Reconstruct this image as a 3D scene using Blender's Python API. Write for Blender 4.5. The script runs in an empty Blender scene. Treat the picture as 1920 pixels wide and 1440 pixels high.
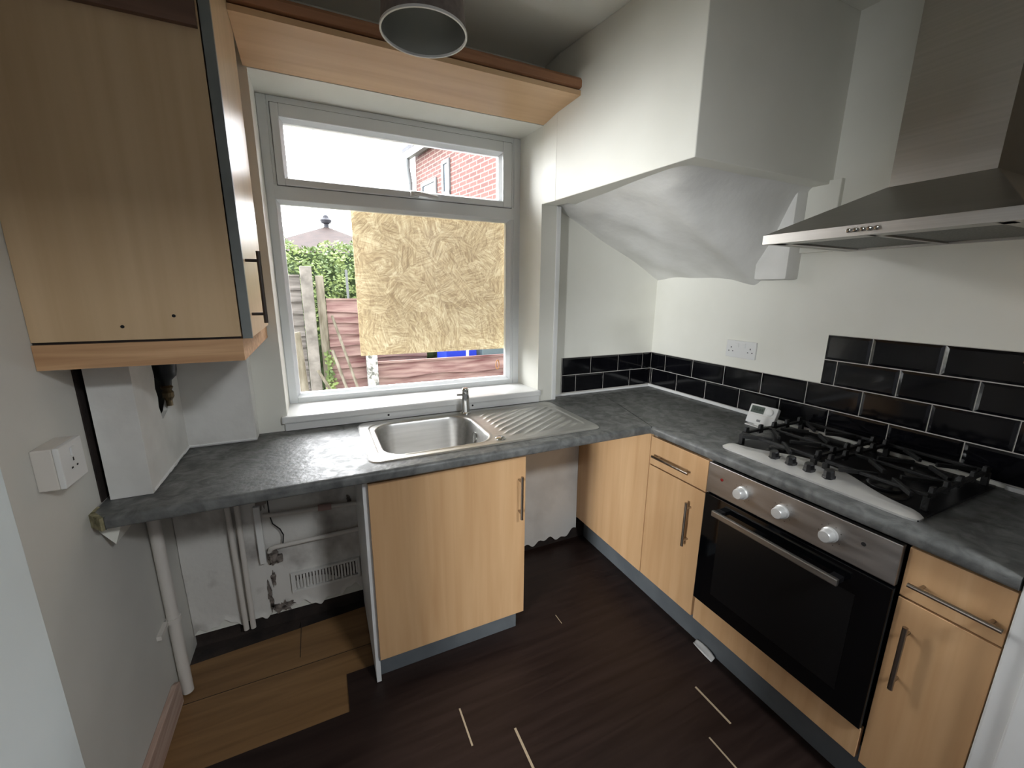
import bpy, bmesh, math, random
from mathutils import Vector, Matrix
random.seed(7)
C = bpy.context.scene.collection
SC = bpy.context.scene

# ------------------------------------------------------------------ camera
cam = bpy.data.cameras.new('camera'); cam_o = bpy.data.objects.new('camera', cam); C.objects.link(cam_o)
YAW, PITCH, ROLL, FPX = 0.4383, -0.2219, 0.0086, 774.55
fwd = Vector((math.sin(YAW)*math.cos(PITCH), math.cos(YAW)*math.cos(PITCH), math.sin(PITCH)))
rgt = Vector((math.cos(YAW), -math.sin(YAW), 0)); upv = rgt.cross(fwd)
r2 = rgt*math.cos(ROLL) + upv*math.sin(ROLL); u2 = upv*math.cos(ROLL) - rgt*math.sin(ROLL)
M = Matrix((r2, u2, -fwd)).transposed().to_4x4(); M.translation = Vector((-1.8909, -1.9079, 1.4957))
cam_o.matrix_world = M
cam.sensor_fit = 'HORIZONTAL'; cam.sensor_width = 36.0; cam.lens = FPX/1920*36.0
cam.clip_start = 0.02; cam.clip_end = 200
SC.camera = cam_o

# ------------------------------------------------------------------ light
w = bpy.data.worlds.new('overcast_sky'); SC.world = w; w.use_nodes = True
bg = w.node_tree.nodes['Background']; bg.inputs[0].default_value = (0.96, 0.98, 1.0, 1)
# overcast sky, much brighter over the far side of the garden
wn = w.node_tree; wtc = wn.nodes.new('ShaderNodeTexCoord'); wdot = wn.nodes.new('ShaderNodeVectorMath'); wdot.operation = 'DOT_PRODUCT'
wdot.inputs[1].default_value = Vector((-.35, .82, .45)).normalized()
wmr = wn.nodes.new('ShaderNodeMapRange'); wmr.interpolation_type = 'SMOOTHSTEP'
wmr.inputs['From Min'].default_value = 0.05; wmr.inputs['From Max'].default_value = .8; wmr.inputs['To Min'].default_value = 6.0; wmr.inputs['To Max'].default_value = 21.0
wn.links.new(wtc.outputs['Generated'], wdot.inputs[0]); wn.links.new(wdot.outputs['Value'], wmr.inputs['Value']); wn.links.new(wmr.outputs[0], bg.inputs[1])
def area(name, loc, rot, sx, sy, energy, col=(1, 1, 1), portal=False):
    l = bpy.data.lights.new(name, 'AREA'); l.shape = 'RECTANGLE'; l.size = sx; l.size_y = sy
    l.energy = energy; l.color = col
    o = bpy.data.objects.new(name, l); C.objects.link(o); o.location = loc; o.rotation_euler = rot
    if portal: l.cycles.is_portal = True
    return o
area('window_daylight_portal', (-1.45, 0.345, 1.6), (math.radians(-90), 0, 0), 1.3, 1.4, 1, portal=True)
area('next_room_fill', (-4.9, -2.6, 1.4), (math.radians(90), 0, math.radians(-68)), 1.0, 1.0, 265, (0.95, 0.98, 1.0))  # added side fill for the alcove corner, no window is built there
area('hall_fill', (-.95, -2.9, 2.42), (0, 0, 0), 0.34, .34, 46, (0.93, 0.97, 1.0))  # added fill from the unseen hall, no lamp fitting is built
SC.view_settings.view_transform = 'Standard'; SC.view_settings.look = 'None'
SC.view_settings.exposure = 0.0; SC.view_settings.gamma = 1.0; SC.view_settings.use_curve_mapping = False

# ------------------------------------------------------------------ materials
def s2l(c): return tuple(((v/255)/12.92 if v/255 <= 0.04045 else ((v/255+0.055)/1.055)**2.4) for v in c)+(1,)
def mat(name, col, col2=None, rough=.5, metal=0.0, scale=(6, 6, 6), detail=4, lo=.35, hi=.65, bump=0.0, bscale=None, spec=.5, coat=0.0, aniso=0.0, rough2=None, distort=0.0):
    m = bpy.data.materials.new(name); m.use_nodes = True; nt = m.node_tree; b = nt.nodes['Principled BSDF']
    b.inputs['Roughness'].default_value = rough; b.inputs['Metallic'].default_value = metal
    b.inputs['Specular IOR Level'].default_value = spec; b.inputs['Coat Weight'].default_value = coat
    b.inputs['Anisotropic'].default_value = aniso
    b.inputs['Base Color'].default_value = s2l(col)
    tc = nt.nodes.new('ShaderNodeTexCoord')
    if col2 or rough2 is not None:
        mp = nt.nodes.new('ShaderNodeMapping'); mp.inputs['Scale'].default_value = scale
        nz = nt.nodes.new('ShaderNodeTexNoise'); nz.inputs['Scale'].default_value = 1; nz.inputs['Detail'].default_value = detail
        nz.inputs['Distortion'].default_value = distort
        rp = nt.nodes.new('ShaderNodeValToRGB')
        rp.color_ramp.elements[0].position = lo; rp.color_ramp.elements[1].position = hi
        rp.color_ramp.elements[0].color = s2l(col); rp.color_ramp.elements[1].color = s2l(col2 or col)
        nt.links.new(tc.outputs['Object'], mp.inputs[0]); nt.links.new(mp.outputs[0], nz.inputs['Vector'])
        nt.links.new(nz.outputs['Fac'], rp.inputs[0]); nt.links.new(rp.outputs[0], b.inputs['Base Color'])
        if rough2 is not None:
            mr = nt.nodes.new('ShaderNodeMapRange'); mr.inputs['From Min'].default_value = lo; mr.inputs['From Max'].default_value = hi
            mr.inputs['To Min'].default_value = rough; mr.inputs['To Max'].default_value = rough2
            nt.links.new(nz.outputs['Fac'], mr.inputs[0]); nt.links.new(mr.outputs[0], b.inputs['Roughness'])
    if bump:
        mp2 = nt.nodes.new('ShaderNodeMapping'); mp2.inputs['Scale'].default_value = bscale or scale
        n2 = nt.nodes.new('ShaderNodeTexNoise'); n2.inputs['Scale'].default_value = 1; n2.inputs['Detail'].default_value = 5
        bp = nt.nodes.new('ShaderNodeBump'); bp.inputs['Strength'].default_value = bump; bp.inputs['Distance'].default_value = .01
        nt.links.new(tc.outputs['Object'], mp2.inputs[0]); nt.links.new(mp2.outputs[0], n2.inputs['Vector'])
        nt.links.new(n2.outputs['Fac'], bp.inputs['Height']); nt.links.new(bp.outputs[0], b.inputs['Normal'])
    return m
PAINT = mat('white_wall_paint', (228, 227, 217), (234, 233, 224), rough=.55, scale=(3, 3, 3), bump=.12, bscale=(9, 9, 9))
PAINTL = mat('shaded_white_wall_paint', (204, 202, 195), (212, 210, 203), rough=.6, scale=(3, 3, 3), bump=.2, bscale=(10, 10, 10))  # white wall paint greyed to carry the shade on the left wall
PAINTN = mat('cool_white_paint', (224, 233, 235), (230, 238, 240), rough=.5, scale=(3, 3, 3), bump=.1, bscale=(9, 9, 9))
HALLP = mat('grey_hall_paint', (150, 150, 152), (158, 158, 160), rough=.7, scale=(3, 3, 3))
PAINTW = mat('worn_white_wall_paint', (205, 203, 198), (228, 227, 223), rough=.6, scale=(4, 4, 4), bump=.25, bscale=(14, 14, 14), lo=.3, hi=.55)
PLASTER = mat('rough_white_plaster', (214, 213, 208), (228, 227, 223), rough=.7, scale=(5, 5, 5), bump=.6, bscale=(7, 7, 7))
SHABBY = mat('shabby_painted_plaster', (150, 144, 138), (217, 214, 208), rough=.7, scale=(5, 5, 4), lo=.3, hi=.47, detail=8, bump=.5, bscale=(12, 12, 12))
GLOSSW = mat('white_gloss_paint', (226, 227, 225), (232, 232, 230), rough=.3, scale=(5, 5, 5), bump=.06, bscale=(20, 20, 20))
UPVC = mat('white_upvc', (228, 231, 232), rough=.28)
WOOD = mat('beech_laminate_upright', (198, 156, 112), (215, 176, 132), rough=.4, scale=(22, 22, 1.3), detail=6, lo=.3, hi=.7, distort=.4, spec=.4)
WOODH = mat('beech_laminate_level', (206, 168, 128), (222, 188, 148), rough=.42, scale=(1.3, 24, 24), detail=6, lo=.3, hi=.7, distort=.4, spec=.4)
WOODP = mat('pale_beech_side', (200, 170, 132), (213, 184, 147), rough=.4, scale=(26, 26, 1.2), detail=7, lo=.3, hi=.7, distort=.3, spec=.4)
PINE = mat('bare_pine', (176, 132, 92), (214, 172, 130), rough=.55, scale=(2, 40, 40), detail=5, lo=.3, hi=.7, distort=.8)
PINEY = mat('bare_pine_along_wall', (176, 132, 92), (214, 172, 130), rough=.55, scale=(40, 2, 40), detail=5, lo=.3, hi=.7, distort=.8)
SKIRT = mat('bare_skirting_wood', (170, 138, 122), (206, 186, 172), rough=.6, scale=(30, 3, 30), detail=5, lo=.3, hi=.7, distort=.6)
WORKTOP = mat('slate_laminate', (80, 81, 80), (112, 113, 111), rough=.52, rough2=.36, scale=(20, 20, 20), detail=10, lo=.36, hi=.66, bump=.2, bscale=(70, 70, 70), distort=.9, spec=.42)
GREYED = mat('dark_grey_edging', (112, 116, 114), (124, 128, 126), rough=.45, scale=(10, 10, 10))
PLINTHM = mat('grey_plinth', (92, 97, 101), (104, 109, 112), rough=.5, scale=(8, 8, 8))
FLOORD = mat('dark_laminate', (32, 21, 18), (47, 34, 30), rough=.42, rough2=.5, scale=(2.2, 34, 20), detail=7, lo=.3, hi=.7, distort=.6, bump=.05, bscale=(4, 60, 20), spec=.35)
FLOORL = mat('oak_laminate', (112, 82, 50), (142, 108, 70), rough=.5, scale=(1.6, 22, 10), detail=7, lo=.3, hi=.7, distort=.7)
CRACK = mat('pale_joint', (176, 158, 132), rough=.7)
DARKGAP = mat('bare_masonry_and_gap_shade', (30, 24, 22), (52, 42, 37), rough=.9, scale=(14, 14, 14), bump=.6, bscale=(20, 20, 20))  # bare masonry, also the painted shade in narrow gaps
STAIN = mat('grimy_patch', (52, 44, 40), (150, 140, 132), rough=.9, scale=(30, 30, 30), bump=.8, bscale=(50, 50, 50))
STEEL = mat('brushed_steel', (172, 169, 164), (180, 177, 172), rough=.34, rough2=.4, metal=1, scale=(60, 2, 120), detail=3)
STEELX = mat('brushed_steel_sink', (186, 185, 182), (200, 199, 196), rough=.36, rough2=.42, metal=1, scale=(4, 60, 60), detail=3)
STEELF = mat('smooth_steel_panel', (176, 172, 168), (186, 182, 178), rough=.36, rough2=.42, metal=1, scale=(10, 10, 60), detail=3)
CHROME = mat('chrome', (200, 200, 198), rough=.12, metal=1)
NICKEL = mat('brushed_nickel_bar', (170, 160, 148), rough=.28, metal=1)
BRONZE = mat('dark_bronze_bar', (78, 72, 68), rough=.35, metal=.8)
BLACKG = mat('black_oven_glass', (6, 7, 9), rough=.06, spec=.5)
BLACKM = mat('black_enamel', (14, 14, 15), rough=.3)
IRON = mat('cast_iron', (9, 9, 9), (15, 15, 15), rough=.55, scale=(60, 60, 60), bump=.2, bscale=(150, 150, 150))
BLACKP = mat('black_plastic', (18, 18, 20), rough=.3)
HOSEP = mat('black_hose_plastic', (24, 28, 30), rough=.35)
TILE = mat('black_glazed_tile', (9, 9, 12), (13, 13, 17), rough=.09, scale=(8, 8, 8), bump=.03, bscale=(10, 10, 10))
GROUT = mat('grey_grout', (188, 184, 178), rough=.8)
WPLAST = mat('white_plastic', (224, 224, 222), rough=.35)
OFFW = mat('off_white_plastic', (214, 208, 200), rough=.4)
KNOBW = mat('pale_silver_knob', (206, 206, 204), rough=.35, metal=.35)
LCD = mat('grey_lcd', (86, 96, 90), (98, 108, 101), rough=.2, scale=(30, 30, 30))
LCDD = mat('lcd_digits', (52, 62, 58), rough=.3)
RED = mat('red_lens', (120, 26, 22), rough=.25)
DARKDOT = mat('dark_recess', (14, 13, 13), rough=.7)
BRASS = mat('dull_brass', (112, 98, 74), rough=.4, metal=.9)
COPPER = mat('stained_pink_pipe_paint', (170, 140, 132), rough=.6)
FOAM = mat('yellowed_foam', (96, 90, 60), (168, 160, 128), rough=.9, scale=(40, 40, 40), bump=.8, bscale=(60, 60, 60))
SHADEO = mat('taupe_shade_fabric', (110, 100, 95), (122, 112, 106), rough=.8, scale=(60, 60, 60))
SHADEI = mat('silver_shade_lining', (178, 180, 178), (196, 198, 196), rough=.32, metal=.85, scale=(3, 3, 3), bump=.12, bscale=(14, 14, 2))
STEELL = mat('pale_steel_strip', (206, 204, 200), (216, 214, 210), rough=.38, metal=.6, scale=(10, 10, 40), detail=3)
DULL = mat('dull_grey_burner', (70, 68, 65), rough=.45, metal=.8)
FILTER = mat('grey_metal_mesh', (84, 84, 82), (112, 112, 110), rough=.5, metal=.8, scale=(160, 160, 10))
MESHY = mat('dark_screen', (40, 40, 42), rough=.5)
# outdoors
CONC = mat('weathered_concrete', (92, 88, 83), (124, 119, 113), rough=.9, scale=(9, 9, 9), detail=8, bump=.4, bscale=(40, 40, 40))
CONCM = mat('mottled_concrete', (90, 92, 87), (157, 156, 153), rough=.9, scale=(26, 26, 26), detail=6, lo=.4, hi=.5)
GREYWOOD = mat('silvered_fence_wood', (76, 71, 67), (120, 115, 110), rough=.9, scale=(3, 10, 30), detail=6)
REDWOOD = mat('red_stained_fence_wood', (78, 42, 42), (134, 112, 106), rough=.85, scale=(2.5, 10, 22), detail=7, lo=.3, hi=.66)
OLDWOOD = mat('lichened_post_wood', (78, 72, 58), (122, 116, 104), rough=.9, scale=(20, 20, 4), detail=7, bump=.5, bscale=(30, 30, 6))
LEAF = mat('hedge_leaf', (69, 89, 42), (114, 131, 72), rough=.6, scale=(5, 5, 5), detail=3, lo=.38, hi=.62)
LEAFD = mat('hedge_core', (42, 58, 31), (62, 78, 44), rough=.9, scale=(6, 6, 6))
GRASS = mat('rough_garden_ground', (78, 81, 59), (106, 101, 83), rough=.95, scale=(4, 4, 4))
ROOFT = mat('red_roof_tile', (40, 29, 27), (54, 40, 37), rough=.85, scale=(4, 4, 14))
SLATE = mat('slate_roof', (40, 41, 48), (54, 55, 62), rough=.8, scale=(6, 6, 6))
GREYPIPE = mat('pale_grey_pipe', (104, 107, 109), rough=.5)
BLUE = mat('bright_blue_plastic', (23, 51, 173), rough=.4)
TEAL = mat('grey_teal_plastic', (97, 114, 119), rough=.5)
ORANGE = mat('amber_plastic', (150, 100, 44), rough=.4)
HWINDOW = mat('pale_window_glass', (74, 82, 90), rough=.1)

def osb_mat():
    m = bpy.data.materials.new('strand_board'); m.use_nodes = True; nt = m.node_tree; b = nt.nodes['Principled BSDF']; b.inputs['Roughness'].default_value = .75
    N = nt.nodes.new; tc = N('ShaderNodeTexCoord'); facs = []
    for k, (vs, sx, sz, off) in enumerate(((11.0, 14, 95, 0.0), (19.0, 22, 150, 3.7))):
        mo = N('ShaderNodeVectorMath'); mo.operation = 'ADD'; mo.inputs[1].default_value = (off, 0, off*.6); nt.links.new(tc.outputs['Object'], mo.inputs[0])
        wv = N('ShaderNodeTexNoise'); wv.inputs['Scale'].default_value = 6; wv.inputs['Detail'].default_value = 2; nt.links.new(mo.outputs[0], wv.inputs['Vector'])
        wm = N('ShaderNodeMix'); wm.data_type = 'VECTOR'; wm.inputs[0].default_value = .12; nt.links.new(mo.outputs[0], wm.inputs[4]); nt.links.new(wv.outputs['Color'], wm.inputs[5])
        vo = N('ShaderNodeTexVoronoi'); vo.inputs['Scale'].default_value = vs; nt.links.new(wm.outputs[1], vo.inputs['Vector'])
        sp = N('ShaderNodeSeparateColor'); nt.links.new(vo.outputs['Color'], sp.inputs[0])
        an = N('ShaderNodeMath'); an.operation = 'MULTIPLY'; an.inputs[1].default_value = 3.1; nt.links.new(sp.outputs[0], an.inputs[0])
        vr = N('ShaderNodeVectorRotate'); vr.rotation_type = 'Y_AXIS'; nt.links.new(mo.outputs[0], vr.inputs['Vector']); nt.links.new(an.outputs[0], vr.inputs['Angle'])
        mp = N('ShaderNodeMapping'); mp.inputs['Scale'].default_value = (sx, 1, sz); nt.links.new(vr.outputs[0], mp.inputs[0])
        nz = N('ShaderNodeTexNoise'); nz.inputs['Scale'].default_value = 1; nz.inputs['Detail'].default_value = 3; nz.inputs['Distortion'].default_value = .8; nt.links.new(mp.outputs[0], nz.inputs['Vector'])
        ad = N('ShaderNodeMath'); ad.operation = 'MULTIPLY_ADD'; ad.inputs[1].default_value = .12; nt.links.new(sp.outputs[1], ad.inputs[0]); nt.links.new(nz.outputs['Fac'], ad.inputs[2])
        facs.append(ad.outputs[0])
    mx = N('ShaderNodeMix'); mx.data_type = 'FLOAT'; mx.inputs[0].default_value = .45; nt.links.new(facs[0], mx.inputs[2]); nt.links.new(facs[1], mx.inputs[3])
    rp = N('ShaderNodeValToRGB'); e = rp.color_ramp.elements
    e[0].position = .42; e[0].color = s2l((176, 148, 110)); e[1].position = .72; e[1].color = s2l((250, 242, 212)); x = e.new(.56); x.color = s2l((216, 198, 150))
    nt.links.new(mx.outputs[0], rp.inputs[0]); nt.links.new(rp.outputs[0], b.inputs['Base Color'])
    tl = N('ShaderNodeBsdfTranslucent'); r2 = N('ShaderNodeValToRGB'); r2.color_ramp.elements[0].position = .44; r2.color_ramp.elements[0].color = s2l((222, 212, 192)); r2.color_ramp.elements[1].position = .7; r2.color_ramp.elements[1].color = s2l((252, 248, 236))
    nt.links.new(mx.outputs[0], r2.inputs[0]); nt.links.new(r2.outputs[0], tl.inputs[0]); ms = N('ShaderNodeMixShader'); ms.inputs[0].default_value = .27  # translucency added so daylight makes the opaque board glow
    nt.links.new(b.outputs[0], ms.inputs[1]); nt.links.new(tl.outputs[0], ms.inputs[2]); nt.links.new(ms.outputs[0], nt.nodes['Material Output'].inputs[0])
    bp = N('ShaderNodeBump'); bp.inputs['Strength'].default_value = .3; bp.inputs['Distance'].default_value = .01
    nt.links.new(mx.outputs[0], bp.inputs['Height']); nt.links.new(bp.outputs[0], b.inputs['Normal'])
    return m
OSB = osb_mat()
def brick_mat():
    m = bpy.data.materials.new('red_brickwork'); m.use_nodes = True; nt = m.node_tree; b = nt.nodes['Principled BSDF']; b.inputs['Roughness'].default_value = .85
    tc = nt.nodes.new('ShaderNodeTexCoord'); sp = nt.nodes.new('ShaderNodeSeparateXYZ'); cb = nt.nodes.new('ShaderNodeCombineXYZ'); ad = nt.nodes.new('ShaderNodeMath')
    nt.links.new(tc.outputs['Object'], sp.inputs[0]); nt.links.new(sp.outputs[0], ad.inputs[0]); nt.links.new(sp.outputs[1], ad.inputs[1])
    nt.links.new(ad.outputs[0], cb.inputs[0]); nt.links.new(sp.outputs[2], cb.inputs[1])
    br = nt.nodes.new('ShaderNodeTexBrick'); br.inputs['Scale'].default_value = 1; br.inputs['Brick Width'].default_value = .225; br.inputs['Row Height'].default_value = .072
    br.inputs['Mortar Size'].default_value = .009; br.inputs['Color1'].default_value = s2l((72, 37, 32)); br.inputs['Color2'].default_value = s2l((90, 50, 44)); br.inputs['Mortar'].default_value = s2l((112, 98, 90))
    nt.links.new(cb.outputs[0], br.inputs['Vector']); nt.links.new(br.outputs['Color'], b.inputs['Base Color'])
    return m
BRICK = brick_mat()
def glass_mat():
    m = bpy.data.materials.new('window_glass'); m.use_nodes = True; nt = m.node_tree
    for n in list(nt.nodes): nt.nodes.remove(n)
    o = nt.nodes.new('ShaderNodeOutputMaterial'); t = nt.nodes.new('ShaderNodeBsdfTransparent'); g = nt.nodes.new('ShaderNodeBsdfGlossy'); g.inputs['Roughness'].default_value = .02
    f = nt.nodes.new('ShaderNodeFresnel'); f.inputs[0].default_value = 1.2; mx = nt.nodes.new('ShaderNodeMixShader')
    nt.links.new(f.outputs[0], mx.inputs[0]); nt.links.new(t.outputs[0], mx.inputs[1]); nt.links.new(g.outputs[0], mx.inputs[2]); nt.links.new(mx.outputs[0], o.inputs[0])
    return m
GLASS = glass_mat()

# ------------------------------------------------------------------ helpers
class MB:
    """collects shapes in world coordinates and links them as one mesh object"""
    def __init__(s): s.bm = bmesh.new()
    def box(s, x0, x1, y0, y1, z0, z1, mtx=None, bev=0):
        g = bmesh.ops.create_cube(s.bm, size=1); vs = g['verts']
        for v in vs:
            v.co = Vector(((x0+x1)/2+v.co.x*(x1-x0), (y0+y1)/2+v.co.y*(y1-y0), (z0+z1)/2+v.co.z*(z1-z0)))
        if bev:
            es = list({e for v in vs for e in v.link_edges})
            r = bmesh.ops.bevel(s.bm, geom=es, offset=bev, segments=2, affect='EDGES', profile=.6)
            vs = list({v for f in r['faces'] for v in f.verts} | {v for v in vs if v.is_valid})
        if mtx:
            for v in vs: v.co = mtx @ v.co
        return s
    def hexa(s, pts):   # eight corners: 4 bottom ccw, 4 top ccw
        v = [s.bm.verts.new(p) for p in pts]
        for f in ((3, 2, 1, 0), (4, 5, 6, 7), (0, 1, 5, 4), (1, 2, 6, 5), (2, 3, 7, 6), (3, 0, 4, 7)): s.bm.faces.new([v[i] for i in f])
        return s
    def prism(s, poly, axis, a, b):  # polygon in the plane normal to axis, extruded a..b
        def mk(p, t): return {'x': (t, p[0], p[1]), 'y': (p[0], t, p[1]), 'z': (p[0], p[1], t)}[axis]
        lo = [s.bm.verts.new(mk(p, a)) for p in poly]; hi = [s.bm.verts.new(mk(p, b)) for p in poly]
        n = len(poly); fs = [s.bm.faces.new(lo), s.bm.faces.new(hi[::-1])]
        for i in range(n): fs.append(s.bm.faces.new((lo[i], hi[i], hi[(i+1) % n], lo[(i+1) % n])))
        return s
    def cyl(s, p0, p1, r0, r1=None, n=20, cap=True):
        r1 = r0 if r1 is None else r1; p0 = Vector(p0); p1 = Vector(p1); d = (p1-p0).normalized()
        a = d.orthogonal().normalized(); b = d.cross(a)
        A = [s.bm.verts.new(p0+(a*math.cos(t)+b*math.sin(t))*r0) for t in [2*math.pi*i/n for i in range(n)]]
        B = [s.bm.verts.new(p1+(a*math.cos(t)+b*math.sin(t))*r1) for t in [2*math.pi*i/n for i in range(n)]]
        for i in range(n): s.bm.faces.new((A[i], A[(i+1) % n], B[(i+1) % n], B[i]))
        if cap: s.bm.faces.new(A[::-1]); s.bm.faces.new(B)
        return s
    def lathe(s, prof, c, d=(0, 0, 1), n=32, cap=True):   # profile of (radius, height) about axis d at c
        c = Vector(c); d = Vector(d).normalized(); a = d.orthogonal().normalized(); b = d.cross(a); rings = []
        for r, h in prof: rings.append([s.bm.verts.new(c+d*h+(a*math.cos(2*math.pi*i/n)+b*math.sin(2*math.pi*i/n))*max(r, 1e-5)) for i in range(n)])
        for A, B in zip(rings, rings[1:]):
            for i in range(n): s.bm.faces.new((A[i], A[(i+1) % n], B[(i+1) % n], B[i]))
        if cap: s.bm.faces.new(rings[0][::-1]); s.bm.faces.new(rings[-1])
        return s
    def tube(s, pts, r, n=10):
        pts = [Vector(p) for p in pts]; rings = []; a = None
        for i, p in enumerate(pts):
            d = (pts[min(i+1, len(pts)-1)]-pts[max(i-1, 0)]).normalized()
            a = d.orthogonal().normalized() if a is None else (a-d*a.dot(d)).normalized()
            b = d.cross(a); rings.append([s.bm.verts.new(p+(a*math.cos(2*math.pi*k/n)+b*math.sin(2*math.pi*k/n))*r) for k in range(n)])
        for A, B in zip(rings, rings[1:]):
            for i in range(n): s.bm.faces.new((A[i], A[(i+1) % n], B[(i+1) % n], B[i]))
        s.bm.faces.new(rings[0][::-1]); s.bm.faces.new(rings[-1]); return s
    def grid(s, nu, nv, fn):
        g = [[s.bm.verts.new(fn(i/nu, j/nv)) for j in range(nv+1)] for i in range(nu+1)]
        for i in range(nu):
            for j in range(nv): s.bm.faces.new((g[i][j], g[i+1][j], g[i+1][j+1], g[i][j+1]))
        return g
    def build(s, name, m, parent=None, smooth=None, bevel=0, local=False, fix=True):
        if fix: bmesh.ops.recalc_face_normals(s.bm, faces=s.bm.faces)
        if parent is not None and not local:
            off = world_loc(parent)
            for v in s.bm.verts: v.co -= off
        me = bpy.data.meshes.new(name); s.bm.to_mesh(me); s.bm.free(); me.materials.append(m)
        o = bpy.data.objects.new(name, me); C.objects.link(o)
        if parent is not None: o.parent = parent
        if smooth is not None:
            for p in me.polygons: p.use_smooth = True
            if smooth < 180:
                try: me.set_sharp_from_angle(angle=math.radians(smooth))
                except Exception: pass
        if bevel:
            md = o.modifiers.new('bevel', 'BEVEL'); md.width = bevel; md.segments = 2; md.limit_method = 'ANGLE'; md.angle_limit = math.radians(40)
        return o
def world_loc(o):
    l = Vector((0, 0, 0))
    while o is not None: l += o.location; o = o.parent
    return l
def thing(name, label, cat, loc, group=None, rz=0):
    o = bpy.data.objects.new(name, None); C.objects.link(o); o.location = loc; o.empty_display_size = .05; o.rotation_euler = (0, 0, rz)
    return tag(o, label, cat, group)
def tag(o, label, cat, group=None, kind=None):
    o['label'] = label; o['category'] = cat
    if group: o['group'] = group
    if kind: o['kind'] = kind
    return o
def struct(o, label=None, cat=None):
    o['kind'] = 'structure'
    if label: o['label'] = label; o['category'] = cat
    return o
def plabel(o, t): o['label'] = t; return o

# ------------------------------------------------------------------ room shell
XL = -2.48; CZ = 2.5; WT = .91
f = MB().prism([(-1.905, -.575), (-1.905, -.41), (-1.80, -.41), (-1.80, .3), (.1, .3), (.1, -4.8), (-5.0, -4.8), (-5.0, -1.0), (-2.6, -1.0), (-2.6, -.575)], 'z', -.06, 0).build('floor', FLOORD)
struct(f, 'dark brown wood-effect laminate floor', 'floor')
f = MB().prism([(-2.6, -.575), (-1.905, -.575), (-1.905, -.41), (-1.80, -.41), (-1.80, -.05), (-2.6, -.105)], 'z', -.06, -.007).build('floor', FLOORL)
struct(f, 'older oak laminate floor left bare under the worktop', 'floor')
struct(MB().prism([(-2.6, -.105), (-1.80, -.05), (-1.80, .3), (-2.6, .3)], 'z', -.06, -.02).build('floor', DARKGAP), 'bare dark sub-floor strip along the wall under the worktop', 'floor')
c = MB()   # opened plank ends in the dark laminate
for x, y0, y1, wd in ((-1.54, -.73, -.87, .003), (-1.385, -.878, -1.03, .004), (-.681, -1.03, -1.184, .004), (-.79, -1.185, -1.33, .003), (-.988, -.49, -.545, .0015)):
    c.box(x-wd, x+wd, y1, y0, -.001, .0007)
c.build('plank_gaps', CRACK, bpy.data.objects['floor'])
c = MB().box(-2.078, -2.075, -.24, -.03, -.008, -.0066).box(-2.6, -1.8, -.29, -.287, -.008, -.0066).build('plank_joints', DARKGAP, bpy.data.objects['floor.001'])
struct(MB().box(-2.6, .1, -2.1, .3, CZ, CZ+.1).build('ceiling', PAINT), 'white ceiling', 'ceiling')
struct(MB().box(-5.1, .1, -4.9, -2.1, CZ, CZ+.1).box(-5.1, -2.6, -2.1, -1.0, CZ, CZ+.1).build('ceiling', HALLP), 'ceiling of the rooms behind the camera', 'ceiling')
# window wall with the opening
wb = MB()
wb.box(-2.62, -.755, 0, .30, .05, .965).box(-2.62, -2.04, 0, .30, .965, 2.257)
wb.hexa([(-.843, 0, .965), (-.755, 0, .965), (-.755, .30, .965), (-.872, .30, .965), (-.843, 0, 2.257), (-.755, 0, 2.257), (-.755, .30, 2.257), (-.872, .30, 2.257)])
wb.box(-2.62, -.755, 0, .30, 2.257, CZ)
struct(wb.build('wall_back', PAINT), 'white wall around the window', 'wall')
struct(MB().box(-2.62, .1, .012, .34, -.06, .1).build('wall_back', DARKGAP), 'bare dark masonry strip below the plaster', 'wall')
struct(MB().box(-.755, .1, .06, .30, .04, CZ).build('wall_alcove', PAINT), 'white alcove wall right of the window', 'wall')
# rough worn plaster skin below the worktop
def skin(u, v):
    x = -2.478+u*(2.478-1.79); jag = .02*math.sin(x*23)+.014*math.sin(x*61+1)+.008*math.sin(x*140)
    zlo = .062+.02*u+jag*.8
    z = zlo+(.865-zlo)*v
    return (x, -.006-.004*math.sin(x*9+z*5)*math.sin(z*13)-(.006 if v < .02 else 0), z)
sk = MB(); g = sk.grid(90, 50, skin); sk.bm.verts.ensure_lookup_table()
struct(sk.build('wall_back', SHABBY, smooth=60), 'shabby stained plaster under the worktop', 'wall')
def skin2(u, v):
    x = -1.19+u*(1.19-.56); zlo = .045+.018*math.sin(x*31)*.6+.01*math.sin(x*83)+(.03*max(0, u-.85)/.15)
    z = zlo+(.87-zlo)*v
    return (x, -.006-.003*math.sin(x*9+z*7), z)
sk = MB(); sk.grid(60, 20, skin2); struct(sk.build('wall_back', PAINTW, smooth=60), 'white plaster between the two base units, ragged at the foot', 'wall')
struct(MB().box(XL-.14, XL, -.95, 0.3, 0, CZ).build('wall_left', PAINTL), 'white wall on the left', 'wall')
struct(MB().box(XL-.14, -2.40, -1.15, -.945, 0, CZ).build('wall_doorway', PAINTN, bevel=.006), 'projecting wall edge beside the doorway on the left', 'wall')
struct(MB().box(XL-.14, -2.40, -4.8, -1.75, 0, CZ).box(XL-.14, -2.40, -1.75, -1.15, 1.84, CZ).build('wall_doorway', HALLP), 'added wall and lintel behind the camera that shape the side fill light', 'wall')  # unseen jamb and lintel, set to block part of the side fill
struct(MB().box(-5.0, -2.62, -1.1, -1.0, 0, CZ).box(-5.1, -5.0, -4.95, -1.1, 0, CZ).box(-5.1, -2.62, -4.95, -4.8, 0, CZ).build('wall_next_room', HALLP), 'white walls of the next room', 'wall')
struct(MB().box(0, .14, -1.9, .3, 0, CZ).build('wall_right', PAINT), 'white wall behind the cooker', 'wall')
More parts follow.
